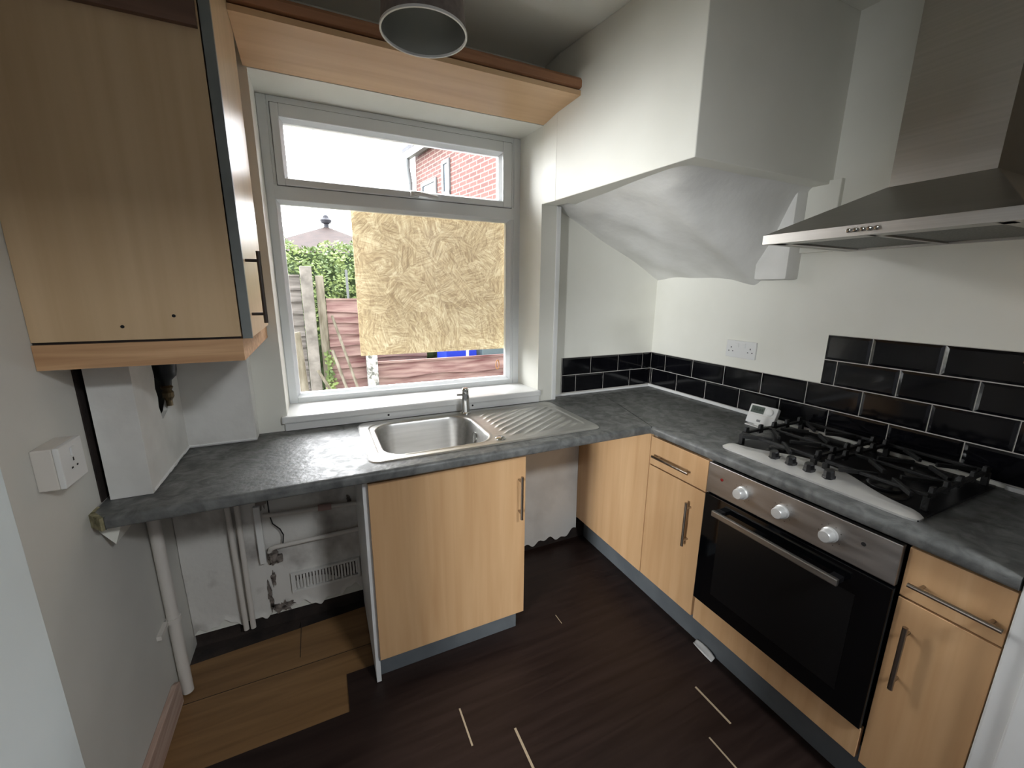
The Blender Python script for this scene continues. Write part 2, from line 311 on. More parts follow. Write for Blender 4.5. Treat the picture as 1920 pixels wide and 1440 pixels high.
struct(MB().box(-.52, .14, -4.8, -1.72, 0, CZ).build('wall_doorway', HALLP), 'wall end on the right of the doorway', 'wall')
struct(MB().box(-.575, -.52, -1.85, -1.678, 0, 2.08, bev=.004).box(-.583, -.55, -1.84, -1.715, 0, 2.08, bev=.004).build('trim_1', GLOSSW), 'white painted door casing at the right', 'trim')
fr = MB().box(-2.62, .14, -4.95, -4.8, 0, CZ).build('wall_front', HALLP)
struct(fr, 'white hall wall behind the camera', 'wall')
struct(MB().box(XL-.14, .14, -2.14, -2.04, 2.15, CZ).build('wall_doorway', PAINT), 'added lintel behind the camera that shades the hall fill light', 'wall')  # unseen lintel, keeps the hall fill off the upper walls
# bulkhead under the stairs
struct(MB().hexa([(-.843, -.126, 1.905), (-.748, -.838, 1.92), (.02, -.842, 1.915), (.02, .1, 1.915), (-.843, -.126, CZ), (-.748, -.838, CZ), (.02, -.842, CZ), (.02, .1, CZ)])
       .hexa([(-.843, -.126, 1.905), (-.76, -.126, 1.905), (-.76, .1, 1.915), (-.843, .1, 1.915), (-.843, -.126, CZ), (-.76, -.126, CZ), (-.76, .1, CZ), (-.843, .1, CZ)]).build('wall_bulkhead', PAINT, bevel=.003), 'boxed-in stair bulkhead at the top right', 'wall')
def sst(t): t = min(1, max(0, t)); return t*t*(3-2*t)
def soffit(u, v):
    x = -.745+u*.75; y = -.80+v*.862
    h = .345*(u**1.05)
    s = sst((y+.80)/.24)
    lump = .05*sst((y+.78)/.1)*sst((-.42-y)/.2)*u
    wob = .008*math.sin(x*14+1)*math.sin(y*11)+.0035*math.sin(y*23+x*9)*(1 if .05 < v < .95 else .5)
    edge = min(1, u*8)*min(1, v*8)
    return (x, y, 1.925-(.012*edge)-h*s-lump-wob*edge)
so = MB(); so.grid(60, 60, soffit); struct(so.build('ceiling_bulkhead', PLASTER, smooth=180), 'lumpy sloping plaster under the stair bulkhead', 'ceiling')
pp = MB().box(-.085, .005, -.765, -.62, 1.552, 1.90, bev=.012).build('trim_2', PLASTER, smooth=50)
struct(pp, 'white plastered post stub under the bulkhead', 'trim')
struct(MB().box(-.022, .005, -.885, -.765, 1.66, 1.93, bev=.004).build('trim_3', PAINT), 'flat white boxing panel behind the cooker hood', 'trim')
struct(MB().box(-.757, -.732, -.006, .065, WT, 1.91, bev=.005).build('trim_4', GLOSSW), 'white corner bead right of the window', 'trim')
struct(MB().box(-.013, 0, -.80, .06, WT, .926, bev=.003).box(-.70, 0, .048, .06, WT, .922, bev=.002).build('trim_5', WPLAST), 'white sealing strip along the worktop back', 'trim')
struct(MB().box(-.016, 0, -1.67, -1.49, WT, .924, bev=.003).build('trim_6', WPLAST), 'short white sealing strip right of the hob', 'trim')
sk = MB().prism([(-.62, -.007), (-.27, -.007), (-.27, .085), (-.30, .10), (-.945, .10), (-.945, -.007)], 'x', XL, XL+.018).build('baseboard_left', SKIRT, bevel=.003)
struct(sk, 'bare wooden skirting board on the left wall', 'baseboard')

# ------------------------------------------------------------------ window
win = thing('window_1', 'white plastic framed window with top-hung opener above the sink', 'window', (-1.45, .2, .97)); win['kind'] = 'structure'
def ring(b, x0, x1, z0, z1, l, r, bt, t, y0, y1):
    b.box(x0, x0+l, y0, y1, z0, z1).box(x1-r, x1, y0, y1, z0, z1).box(x0+l, x1-r, y0, y1, z0, z0+bt).box(x0+l, x1-r, y0, y1, z1-t, z1)
    return b
fm = ring(MB(), -2.04, -.85, .965, 2.257, .036, .05, .036, .04, .205, .275).box(-2.01, -.89, .205, .275, 1.862, 1.925).box(-2.006, -1.9915, .207, .275, 1.92, 2.22).box(-.9155, -.898, .207, .275, .99, 2.22)
fm.build('window_frame', UPVC, win, bevel=.004)
bd = MB()     # sloped glazing bead around the fixed light
def bead(b, x0, x1, z0, z1, wd, y0, y1):
    o = [(x0, z0), (x1, z0), (x1, z1), (x0, z1)]; i = [(x0+wd, z0+wd), (x1-wd, z0+wd), (x1-wd, z1-wd), (x0+wd, z1-wd)]
    for k in range(4):
        a, c2, d, e = o[k], o[(k+1) % 4], i[(k+1) % 4], i[k]
        b.hexa([(a[0], y0, a[1]), (c2[0], y0, c2[1]), (d[0], y1, d[1]), (e[0], y1, e[1]), (a[0], .262, a[1]), (c2[0], .262, c2[1]), (d[0], .262, d[1]), (e[0], .262, e[1])])
    return b
bead(bd, -2.006, -.915, 1.0, 1.864, .014, .21, .236).build('glazing_bead', UPVC, win)
sa = ring(MB(), -1.992, -.915, 1.921, 2.229, .03, .05, .028, .05, .195, .262)
sa = sa.build('opening_sash', UPVC, win, bevel=.004)
bead(MB(), -1.964, -.963, 1.947, 2.181, .013, .203, .23).build('glazing_bead', UPVC, sa)
MB().box(-1.96, -.966, .240, .244, 1.95, 2.178).build('top_pane', GLASS, win)
MB().box(-2.0, -.906, .240, .244, 1.006, 1.858).build('lower_pane', GLASS, win)
wh = MB().box(-1.445, -1.405, .165, .196, 1.924, 1.944, bev=.003).tube([(-1.43, .163, 1.936), (-1.40, .158, 1.934), (-1.36, .158, 1.929), (-1.32, .162, 1.925)], .009).build('window_handle', WPLAST, win, smooth=40)
gk = ring(MB(), -1.995, -.912, 1.917, 2.232, .004, .004, .004, .004, .2035, .21).build('seal', mat('grey_seal', (120, 122, 122), rough=.6), win)
sl = MB().box(-2.06, -.835, -.022, .21, .945, .975, bev=.006).box(-2.05, -.84, -.012, .0, .912, .95)
sl = sl.build('window_sill', GLOSSW, win)
for hx in (-1.63, -1.22): MB().cyl((hx, -.0125, .932), (hx, -.009, .932), .005, n=10).build('screw_hole', DARKDOT, sl)

# board over the glass, outside, and the small tag
tag(MB().box(-1.706, -.90, .285, .289, 1.168, 1.90).build('strand_board', OSB), 'pale strand board covering most of the lower window pane', 'board')
rb = MB(); rb.tube([(-.972+.010*math.cos(t), .252, 1.081+.026*math.sin(t)) for t in [2*math.pi*i/24 for i in range(25)]], .003, 6)
tag(rb.build('ring_sticker', ORANGE), 'small amber oval ring on the glass in the lower right corner', 'sticker')

# ------------------------------------------------------------------ worktops
FX = -.578   # front line of both runs
def nose(x0=-.578, zt=WT, th=.036):   # rounded front edge profile (along depth, height)
    r = .014; pts = [(x0+.09, zt)]
    for k in range(6): a = math.radians(90+k*18); pts.append((x0+r+r*math.cos(a), zt-r+r*math.sin(a)))
    for k in range(4): a = math.radians(180+k*30); pts.append((x0+.008+.008*math.cos(a), zt-th+.008+.008*math.sin(a)))
    pts.append((x0+.09, zt-th)); return pts
wl = MB()
wl.prism(nose(), 'x', -2.44, FX)
wl.prism([(-2.476, -.53), (-2.44, -.577), (-2.44, -.488), (-2.476, -.488)], 'z', WT-.036, WT)
wl.box(-2.476, -1.72, -.488, 0, WT-.036, WT).box(-1.72, -1.27, -.06, 0, WT-.036, WT).box(-1.27, FX, -.488, 0, WT-.036, WT)
wl.prism([(FX, -.578), (FX+.11, -.2), (FX+.16, 0), (FX, 0)], 'z', WT-.036, WT).box(-.755, -.42, 0, .06, WT-.036, WT)
wl = wl.build('worktop', WORKTOP, smooth=40)
tag(wl, 'dark slate-look worktop under the window, holding the sink', 'worktop')
plabel(MB().prism([(-2.483, -.545), (-2.447, -.583), (-2.441, -.578), (-2.472, -.535), (-2.472, -.505), (-2.479, -.50)], 'z', WT-.036, WT+.001).build('foam_edge', FOAM, wl), 'yellowed foam seal')
wr = MB()
wr.prism(nose(), 'y', -1.674, -.578) if False else None
prof = nose()
lo = [wr.bm.verts.new((p[0], -.578, p[1])) for p in prof]; hi = [wr.bm.verts.new((p[0], -1.674, p[1])) for p in prof]
for i in range(len(prof)): wr.bm.faces.new((lo[i], hi[i], hi[(i+1) % len(prof)], lo[(i+1) % len(prof)]))
wr.bm.faces.new(lo[::-1]); wr.bm.faces.new(hi)
wr.box(-.489, -.002, -1.674, -.578, WT-.036, WT).prism([(FX+.004, -.578), (-.002, -.578), (-.002, .06), (FX+.164, .06), (FX+.164, 0), (FX+.114, -.2)], 'z', WT-.036, WT-.0006)
tag(wr.build('worktop', WORKTOP, smooth=40), 'dark slate-look worktop along the right wall, holding the gas hob', 'worktop')

# ------------------------------------------------------------------ sink
SX0, SX1, SY0, SY1 = -1.772, -.792, -.512, -.03
sink = thing('kitchen_sink', 'stainless steel inset sink with single bowl and ribbed drainer', 'sink', (-1.28, -.27, WT))
def rrd(x, y, x0, x1, y0, y1, r):   # signed distance to a rounded rectangle
    cx, cy = (x0+x1)/2, (y0+y1)/2; qx, qy = abs(x-cx)-(x1-x0)/2+r, abs(y-cy)-(y1-y0)/2+r
    return math.hypot(max(qx, 0), max(qy, 0))+min(max(qx, qy), 0)-r
def sinkpt(u, v):
    x = SX0+u*(SX1-SX0); y = SY0+v*(SY1-SY0); r = .045
    for cx, cy, sx, sy in ((SX0+r, SY0+r, -1, -1), (SX1-r, SY0+r, 1, -1), (SX0+r, SY1-r, -1, 1), (SX1-r, SY1-r, 1, 1)):
        if (x-cx)*sx > 0 and (y-cy)*sy > 0:
            dx, dy = x-cx, y-cy; m = max(abs(dx), abs(dy)); h = math.hypot(dx, dy)
            if h > 0: x, y = cx+dx*m/h, cy+dy*m/h
    d = rrd(x, y, SX0, SX1, SY0, SY1, r)
    z = WT+.0045*sst(-d/.006)+.0005
    # inner rim step around the bowl and drainer
    d2 = rrd(x, y, -1.735, -.83, -.475, -.065, .07)
    z -= .003*sst(-d2/.008)
    db = rrd(x, y, -1.705, -1.292, -.462, -.088, .085)
    z += .002*math.exp(-((db-.012)/.006)**2)
    if db < .006: 
        z -= .165*sst((.006-db)/.034)+.006*sst(-db/.16)
    dd = rrd(x, y, -1.235, -.845, -.45, -.085, .05)
    if dd < 0:
        a = math.radians(33); t = -(x+1.04)*math.sin(a)+(y+.27)*math.cos(a); s = (x+1.04)*math.cos(a)+(y+.27)*math.sin(a)
        k = t/.038-math.floor(t/.038)-.5
        z += .0052*math.exp(-(k/.2)**2)*sst(-dd/.035)
    return (x, y, z)
sb = MB(); sb.grid(420, 210, sinkpt); sb.build('sink_plate', STEELX, sink, smooth=180)
MB().lathe([(.0, .0), (.026, .0), (.026, .004), (.019, .007), (.0, .007)], (-1.2995, -.26, .855), (-1, 0, .12), 24).build('overflow', CHROME, sink, smooth=30)
MB().lathe([(.0, 0), (.02, 0), (.022, .004), (.017, .007), (0, .007)], (-1.262, -.462, WT+.0035), n=24).build('hole_cover', CHROME, sink, smooth=40)
MB().lathe([(0, 0), (.04, 0), (.04, .003), (.02, .001), (0, .001)], (-1.5, -.27, WT-.169), n=28).build('waste', CHROME, sink, smooth=40)
tp = thing('tap', 'short chrome tap body standing behind the sink bowl', 'tap', (-1.277, -.068, WT+.004))
MB().lathe([(.026, 0), (.026, .006), (.021, .01), (.0195, .055), (.0195, .09), (.017, .1)], (-1.277, -.068, WT+.003), n=28).build('body', CHROME, tp, smooth=40)
MB().lathe([(.016, 0), (.0175, .004), (.0175, .022), (.013, .029), (0, .03)], (-1.277, -.068, WT+.101), n=24).build('cap', CHROME, tp, smooth=40)
MB().tube([(-1.29, -.07, WT+.098), (-1.31, -.072, WT+.1), (-1.322, -.073, WT+.101)], .0045, 10).build('lever', CHROME, tp, smooth=40)

# ------------------------------------------------------------------ handles
def bar_handle(parent, p0, p1, off, m, r=.006):   # bar from p0 to p1 standing off by vector off
    p0 = Vector(p0); p1 = Vector(p1); off = Vector(off); d = (p1-p0)
    b = MB().cyl(p0+off, p1+off, r, n=14)
    for t in (.13, .87): b.cyl(p0+d*t, p0+d*t+off, r*.75, n=10)
    return b.build('handle', m, parent, smooth=40)

# ------------------------------------------------------------------ base units
sc_ = thing('base_cabinet', 'beech sink cabinet with a single door on a grey plinth under the sink', 'cabinet', (-1.48, -.3, 0))
dr = MB().box(-1.783, -1.176, -.522, -.504, .118, .846, bev=.0015).build('door', WOOD, sc_)
bar_handle(dr, (-1.206, -.522, .588), (-1.206, -.522, .775), (0, -.03, 0), NICKEL)
plabel(MB().box(-1.80, -1.783, -.503, -.01, .005, .868).build('side_panel', WPLAST, sc_), 'white side panel')
plabel(MB().box(-1.193, -1.177, -.503, -.01, .12, .868).build('side_panel', WPLAST, sc_), 'white side panel')
MB().box(-1.783, -1.193, -.503, -.01, .12, .136).box(-1.783, -1.193, -.03, -.012, .136, .7).build('carcass', WPLAST, sc_)
plabel(MB().box(-1.797, -1.188, -.47, -.454, .0005, .119).build('plinth', PLINTHM, sc_), 'grey plinth')

RX = -.558
dc = thing('base_cabinet', 'narrow beech cabinet of a drawer over a door, left of the oven', 'cabinet', (-.3, -.72, .15))
plabel(MB().box(RX, RX+.018, -.562, .0, .152, .868).build('filler_panel', WOOD, dc), 'plain corner panel')
d = MB().box(RX, RX+.018, -.875, -.5665, .726, .858, bev=.0015).build('drawer', WOOD, dc)
bar_handle(d, (RX, -.805, .778), (RX, -.605, .778), (-.028, 0, 0), NICKEL)
d = MB().box(RX, RX+.018, -.875, -.5665, .153, .720, bev=.0015).build('door', WOOD, dc)
bar_handle(d, (RX, -.815, .458), (RX, -.815, .655), (-.028, 0, 0), NICKEL)
MB().box(RX+.02, -.02, -.877, -.859, .15, .868).box(RX+.02, -.02, -.583, -.565, .15, .868).box(RX+.02, -.02, -.859, -.583, .15, .166).build('carcass', WPLAST, dc)
rc = thing('base_cabinet', 'beech cabinet of a drawer over a door, right of the oven beside the door casing', 'cabinet', (-.3, -1.58, .15))
d = MB().box(RX, RX+.018, -1.673, -1.488, .722, .862, bev=.0015).build('drawer', WOOD, rc)
bar_handle(d, (RX, -1.672, .774), (RX, -1.508, .774), (-.028, 0, 0), NICKEL)
d = MB().box(RX, RX+.018, -1.673, -1.488, .153, .716, bev=.0015).build('door', WOOD, rc)
bar_handle(d, (RX, -1.524, .464), (RX, -1.524, .658), (-.028, 0, 0), NICKEL)
MB().box(RX+.02, -.02, -1.504, -1.486, .15, .868).box(RX+.02, -.02, -1.67, -1.504, .15, .166).build('carcass', WPLAST, rc)
tag(MB().box(-.497, -.482, -1.674, -.003, .0005, .149).build('plinth_board', PLINTHM), 'grey plinth board running under the right-hand units and oven', 'plinth')

# ------------------------------------------------------------------ oven
ov = thing('oven', 'built-in electric oven with steel control panel and black glass door', 'oven', (-.3, -1.182, .25))
OY0, OY1 = -1.479, -.886
MB().box(RX+.004, -.03, OY0+.004, OY1-.004, .262, .855).build('housing', BLACKM, ov)
cp = MB().box(RX-.012, RX+.006, OY0, OY1, .742, .862, bev=.003).build('control_panel', STEELF, ov)
for y in (-1.033, -1.174, -1.316):
    MB().lathe([(.023, 0), (.023, .006), (.0195, .008), (.0185, .027), (.016, .031), (0, .032)], (RX-.012, y, .800), (-1, 0, 0), 32).build('control_knob', KNOBW, ov, smooth=35)
plabel(MB().lathe([(.006, 0), (.006, .002), (0, .003)], (RX-.0115, -.948, .812), (-1, 0, 0), 16).build('indicator_light', RED, ov), 'red indicator light')
plabel(MB().lathe([(.006, 0), (.006, .001), (0, .0012)], (RX-.0115, -1.398, .818), (-1, 0, 0), 16).build('indicator_light', DARKDOT, ov), 'unlit dark indicator')
for y in (-1.033, -1.174, -1.316):
    mk = MB()
    for k in range(9):
        a = math.radians(-60+k*37.5); mk.box(RX-.0125, RX-.0117, y+.031*math.sin(a)-.001, y+.031*math.sin(a)+.001, .800+.031*math.cos(a)-.001, .800+.031*math.cos(a)+.001)
    mk.build('dial_marks', DARKDOT, cp)
od = MB().box(RX-.014, RX+.003, OY0, OY1, .264, .735, bev=.003).build('door', BLACKG, ov)
MB().box(RX-.0146, RX-.0138, OY0+.075, OY1-.075, .33, .66).build('inner_window', BLACKM, od)
hb = MB().box(RX-.055, RX-.042, -1.374, -.952, .677, .699, bev=.003)
oh = hb.build('door_handle', STEEL, od)
for y0 in (-1.372, -.981): plabel(MB().box(RX-.043, RX-.012, y0, y0+.027, .681, .696).build('handle_bracket', BLACKP, od), 'black handle bracket')
lp = MB().box(RX, RX+.018, OY0, OY1, .153, .258, bev=.0015).build('lower_panel', WOOD, ov); plabel(lp, 'beech filler panel below the oven door')

# ------------------------------------------------------------------ hob
hob = thing('gas_hob', 'four burner gas hob with steel front strip and black pan supports', 'hob', (-.27, -1.18, WT))
HY0, HY1 = -1.474, -.882
MB().box(-.505, -.016, HY0, HY1, WT+.0005, WT+.006, bev=.002).build('base_plate', BLACKM, hob)
def fasc(u, v):
    y = HY1+u*(HY0-HY1); t = (u-.5)*2
    wdt = .036+.090*math.exp(-(abs(t)/.56)**2.4)
    x = -.515+v*wdt
    en = min(1, min(u, 1-u)*22)**.5
    z = WT+.0068+.012*math.sin(min(1, v*1.7)*math.pi/2)*en+.010*v*math.exp(-(t/.6)**2)
    return (x+.012*(1-en)*(1-v), y, z)
fb = MB(); g = fb.grid(60, 14, fasc)
# skirt down to the worktop
for row in (0, 14):
    L = [g[i][row] for i in range(61)]; Dn = [fb.bm.verts.new((v.co.x, v.co.y, WT+.0006)) for v in L]
    for i in range(60): fb.bm.faces.new((L[i], L[i+1], Dn[i+1], Dn[i]))
for i in (0, 60):
    L = [g[i][j] for j in range(15)]; Dn = [fb.bm.verts.new((v.co.x, v.co.y, WT+.0006)) for v in L]
    for j in range(14): fb.bm.faces.new((L[j], L[j+1], Dn[j+1], Dn[j]))
fb.build('front_strip', STEELL, hob, smooth=50)
for y in (-1.063, -1.121, -1.179, -1.238):
    kb = MB().lathe([(.019, 0), (.0185, .007), (.0155, .010), (.0145, .026), (.012, .029), (0, .029)], (-.468, y, WT+.016), (-.18, 0, 1), 8)
    kb.build('control_knob', BLACKP, hob)
for x, y, r in ((-.385, -1.02, .030), (-.15, -1.02, .042), (-.385, -1.345, .047), (-.15, -1.345, .034)):
    bu = MB().lathe([(r*1.25, 0), (r*1.22, .006), (r*.95, .011), (r*.9, .011)], (x, y, WT+.0055), n=28).build('burner', DULL, hob, smooth=40)
    plabel(MB().lathe([(r*.9, 0), (r*.95, .004), (r*.93, .012), (r*.7, .017), (0, .018)], (x, y, WT+.0155), n=28).build('burner_cap', BLACKM, bu, smooth=40), 'black burner cap')
for y0, y1, cy in ((-1.176, -.89, -1.02), (-1.466, -1.19, -1.345)):
    ps = MB(); zt = WT+.056; zb = WT+.046; bw = .006
    xs = (-.422, -.045)
    for x in xs: ps.box(x-bw, x+bw, y0+.01, y1-.01, zb, zt)
    for y in (y0+.012, y1-.012): ps.box(xs[0], xs[1], y-bw, y+bw, zb, zt)
    ps.box(-.268-bw, -.268+bw, y0+.012, y1-.012, zb, zt)
    for cx in (-.372, -.15):   # fingers towards each burner
        for a in (45, 135, 225, 315):
            dx, dy = math.cos(math.radians(a)), math.sin(math.radians(a))
            mt = Matrix.Translation((cx, cy, 0)) @ Matrix.Rotation(math.radians(a), 4, 'Z')
            ps.box(.028, .125, -.005, .005, zb, zt+.003, mt)
    for yy in (y0+.012, y1-.012):
        for k in range(5):
            x = xs[0]+.02+k*(xs[1]-xs[0]-.04)/4
            ps.hexa([(x-.013, yy-.006, zb-.008), (x+.013, yy-.006, zb-.008), (x+.013, yy+.006, zb-.008), (x-.013, yy+.006, zb-.008), (x-.008, yy-.005, zt+.016), (x+.01, yy-.005, zt+.016), (x+.01, yy+.005, zt+.016), (x-.008, yy+.005, zt+.016)])
        for x in xs: ps.box(x-.008, x+.008, yy-.008, yy+.008, WT+.0062, zb+.002)
    ps.build('pan_support', IRON, hob, bevel=.0015)

# ------------------------------------------------------------------ cooker hood
hd_ = thing('cooker_hood', 'stainless steel chimney cooker hood above the gas hob', 'cooker hood', (0, -1.225, 1.66))
KY0, KY1, KX = -1.518, -.932, -.50
CY0, CY1, CX = -1.378, -1.147, -.25
MB().box(CX, -.002, CY0, CY1, 1.80, CZ-.001).build('chimney', STEEL, hd_)
can = MB().hexa([(KX, KY0, 1.684), (-.002, KY0, 1.684), (-.002, KY1, 1.684), (KX, KY1, 1.684), (CX-.004, CY0-.004, 1.818), (-.002, CY0-.004, 1.818), (-.002, CY1+.004, 1.818), (CX-.004, CY1+.004, 1.818)])
can.build('canopy', STEEL, hd_, bevel=.002)
rim = MB().box(KX, KX+.02, KY0, KY1, 1.655, 1.684).box(-.02, -.002, KY0, KY1, 1.655, 1.684).box(KX+.02, -.02, KY0, KY0+.02, 1.655, 1.684).box(KX+.02, -.02, KY1-.02, KY1, 1.655, 1.684).box(KX+.02, KX+.075, KY0+.02, KY1-.02, 1.656, 1.664).box(KX+.02, -.02, KY0+.02, KY0+.05, 1.656, 1.664).box(KX+.02, -.02, KY1-.05, KY1-.02, 1.656, 1.664).box(KX+.02, -.02, -1.232, -1.218, 1.656, 1.664)
rim.build('canopy_rim', STEEL, hd_)
for y0, y1 in ((-1.46, -1.234), (-1.216, -.986)):
    MB().box(KX+.078, -.03, y0, y1, 1.661, 1.668).build('grease_filter', FILTER, hd_)
for k in range(5):
    y = -1.187-k*.0165
    MB().lathe([(.0058, 0), (.0058, .005), (.004, .007), (0, .0075)], (KX, y, 1.6705), (-1, 0, 0), 16).build('push_button', CHROME, hd_, smooth=40)

# ------------------------------------------------------------------ tiles
ts = thing('tile_splashback', 'glossy black brick-bond tiles with grey grout above the worktops', 'tiles', (-.005, -.6, WT))
TZ = [.926+.1015*i for i in range(5)]
def tile(b, a0, a1, z0, z1, wall):
    if a1-a0 < .006: return
    g_ = .0019; bv = min(.009, (a1-a0)/3); a0 += g_; a1 -= g_; z0 += g_; z1 -= g_
    def P(a, z, t): return (-.002-t, a, z) if wall == 'r' else (a, .058-t, z)
    o = [(a0, z0), (a1, z0), (a1, z1), (a0, z1)]; i = [(a0+bv, z0+bv), (a1-bv, z0+bv), (a1-bv, z1-bv), (a0+bv, z1-bv)]
    V0 = [b.bm.verts.new(P(*p, 0)) for p in o]; V1 = [b.bm.verts.new(P(*p, .005)) for p in o]; V2 = [b.bm.verts.new(P(*p, .0072)) for p in i]
    b.bm.faces.new(V2)
    for k in range(4):
        b.bm.faces.new((V0[k], V0[(k+1) % 4], V1[(k+1) % 4], V1[k])); b.bm.faces.new((V1[k], V1[(k+1) % 4], V2[(k+1) % 4], V2[k]))
tb = MB(); PW = .2022
def row(z0, z1, start, end, joint):    # start > end in y on the right wall; joint is the y of one joint
    k0 = math.ceil((start-joint)/PW); ys = [start]
    y = joint+k0*PW
    while y > end:
        if y < start-1e-6: ys.append(y)
        y -= PW
    ys.append(end)
    for a, c in zip(ys, ys[1:]): tile(tb, c, a, z0, z1, 'r')
YE = -1.72
row(TZ[0], TZ[1], .052, YE, -.166); row(TZ[1], TZ[2], .052, YE, -.0676)
row(TZ[2], TZ[3], -.925, YE, -.166-PW*4+.0); row(TZ[3], TZ[4], -.925, YE, -.0676-PW*5)
for z0, z1, js in ((TZ[0], TZ[1], (-.66, -.565, -.37, -.17, -.004)), (TZ[1], TZ[2], (-.66, -.465, -.265, -.075, -.004))):
    for a, c in zip(js, js[1:]): tile(tb, a, c, z0, z1, 'b')
tb.build('tiles', TILE, ts)
MB().box(-.0055, -.0005, YE, .0595, TZ[0]-.002, TZ[2]).box(-.0055, -.0005, YE, -.925, TZ[2], TZ[4]).box(-.662, -.0055, .0545, .0595, TZ[0]-.002, TZ[2]).build('grout', GROUT, ts)

# ------------------------------------------------------------------ sockets
def socket(name_label, y0, y1, z0, z1, x, gangs=2, sgn=-1, depth=.011):
    t = thing('wall_socket', name_label, 'socket', (x, (y0+y1)/2, z0))
    xs = (x, x+sgn*depth); xa, xb = min(xs), max(xs); s = x+sgn*depth
    MB().box(xa, xb, y0, y1, z0, z1, bev=.003).build('face_plate', WPLAST, t)
    n = gangs; wv = (y1-y0)/n
    for k in range(n):
        yc = y0+wv*(k+.5); sy = yc + (0 if n == 1 else (.022 if k == 0 else -.022)); pz = z0+(z1-z0)*.42; py = yc-(0 if n == 1 else (.012 if k == 0 else -.012))
        sw = MB().box(min(s, s+sgn*.004), max(s, s+sgn*.004), sy-.008, sy+.008, z1-.032, z1-.012, bev=.001).build('switch', WPLAST, t)
        h = MB(); q = (min(s, s+sgn*.0006), max(s, s+sgn*.0006))
        h.box(*q, py-.002, py+.002, pz+.010, pz+.018).box(*q, py-.014, py-.008, pz-.006, pz-.002).box(*q, py+.008, py+.014, pz-.006, pz-.002)
        h.build('pin_holes', DARKDOT, t)
    return t
socket('white double socket on the right wall above the low black tiles', -.628, -.470, 1.180, 1.264, 0)
socket('white double socket on the black tiles beside the wall cabinet at the far right', -1.66, -1.512, 1.06, 1.15, -.0085)
t = socket('white single socket on a raised box on the left wall', -.712, -.612, 1.052, 1.148, XL+.036, gangs=1, sgn=1)
MB().box(XL, XL+.036, -.712, -.612, 1.052, 1.148, bev=.003).build('back_box', OFFW, t)

# ------------------------------------------------------------------ thermostat
th = thing('room_thermostat', 'white room thermostat with grey screen and dial propped against the tiles', 'thermostat', (-.125, -.775, WT))
mt = Matrix.Translation((-.142, -.776, WT+.012)) @ Matrix.Rotation(math.radians(6), 4, 'Z') @ Matrix.Rotation(math.radians(24), 4, 'Y')
MB().box(0, .026, -.06, .06, 0, .088, mt, bev=.005).build('body', WPLAST, th, smooth=40)
sc2 = MB().box(-.001, .001, -.006, .051, .048, .080, mt).build('screen', LCD, th)
dg = MB()
for k, y in enumerate((.036, .026, .012, .002)): dg.box(-.0014, .0, y-.003, y+.003, .058, .071, mt)
dg.build('digits', LCDD, sc2)
dlm = MB().lathe([(.0155, 0), (.0145, .006), (.012, .008), (0, .008)], mt @ Vector((0, -.031, .062)), mt.to_3x3() @ Vector((-1, 0, 0)), 24).build('dial', WPLAST, th, smooth=40)
MB().box(-.0006, .001, -.05, .05, .040, .0415, mt).build('flap_line', OFFW, th)
MB().box(-.0012, .001, -.004, .012, .010, .020, mt).build('printed_mark', mat('grey_print', (130, 130, 130)), th)
MB().box(-.16, -.06, -.815, -.725, WT+.001, WT+.005).prism([(-.142, WT+.004), (-.12, WT+.004), (-.085, WT+.078), (-.10, WT+.085)], 'y', -.79, -.755).build('stand', WPLAST, th)

# ------------------------------------------------------------------ wall cabinets
wc = thing('wall_cabinet', 'beech wall cabinet at the upper left with one door facing right', 'cabinet', (-2.27, -.35, 1.37))
sp = MB().box(XL+.001, -2.077, -.612, -.596, 1.372, 2.41).build('side_panel', WOODP, wc)
for px, pz in ((-2.315, 1.404), (-2.213, 1.428)): MB().cyl((px, -.6128, pz), (px, -.6115, pz), .004, n=10).build('screw_hole', DARKDOT, sp)
MB().box(XL+.001, -2.08, -.59, -.02, 1.374, 1.39).box(XL+.001, -2.08, -.59, -.02, 2.39, 2.41).box(XL+.001, XL+.015, -.59, -.02, 1.39, 2.39).build('carcass', WOODP, wc)
plabel(MB().box(-2.094, -2.076, -.17, -.003, 1.374, 2.41).build('filler_strip', WOOD, wc), 'narrow strip closing the gap to the window wall')
d = MB().box(-2.072, -2.053, -.60, -.172, 1.368, 2.41).build('door', WOODP, wc)
plabel(MB().box(-2.0735, -2.0515, -.613, -.600, 1.366, 2.41).build('door_edging', GREYED, d), 'dark grey door edge')
bar_handle(d, (-2.053, -.555, 1.402), (-2.053, -.555, 1.595), (.032, 0, 0), BRONZE, .0055)
MB().box(XL+.001, -2.08, -.6075, -.5975, 1.362, 1.3745).build('gap_shade_strip', DARKGAP, wc)  # dark strip stands in for the shade in the gap over the rail
MB().prism([(-2.075, -.012), (-2.075, -.615), (XL+.001, -.615), (XL+.001, -.597), (-2.093, -.597), (-2.093, -.012)], 'z', 1.308, 1.366).build('light_rail', PINE, wc)
plabel(MB().box(XL+.001, -2.08, -.628, -.613, 2.07, 2.16).build('cornice', mat('dark_cornice_wood', (96, 70, 58), (118, 88, 72), rough=.5, scale=(2, 30, 30)), wc), 'darker cornice strip')
wc2 = thing('wall_cabinet', 'beech wall cabinet at the right edge, beside the cooker hood', 'cabinet', (-.16, -1.6, 1.39))
MB().box(-.30, -.002, -1.715, -1.523, 1.395, 2.2).build('carcass', WOODP, wc2)
MB().box(-.322, -.303, -1.715, -1.524, 1.388, 2.2, bev=.002).build('door', WOODP, wc2)
MB().box(-.322, -.302, -1.715, -1.531, 1.332, 1.380).build('light_rail', PINEY, wc2)

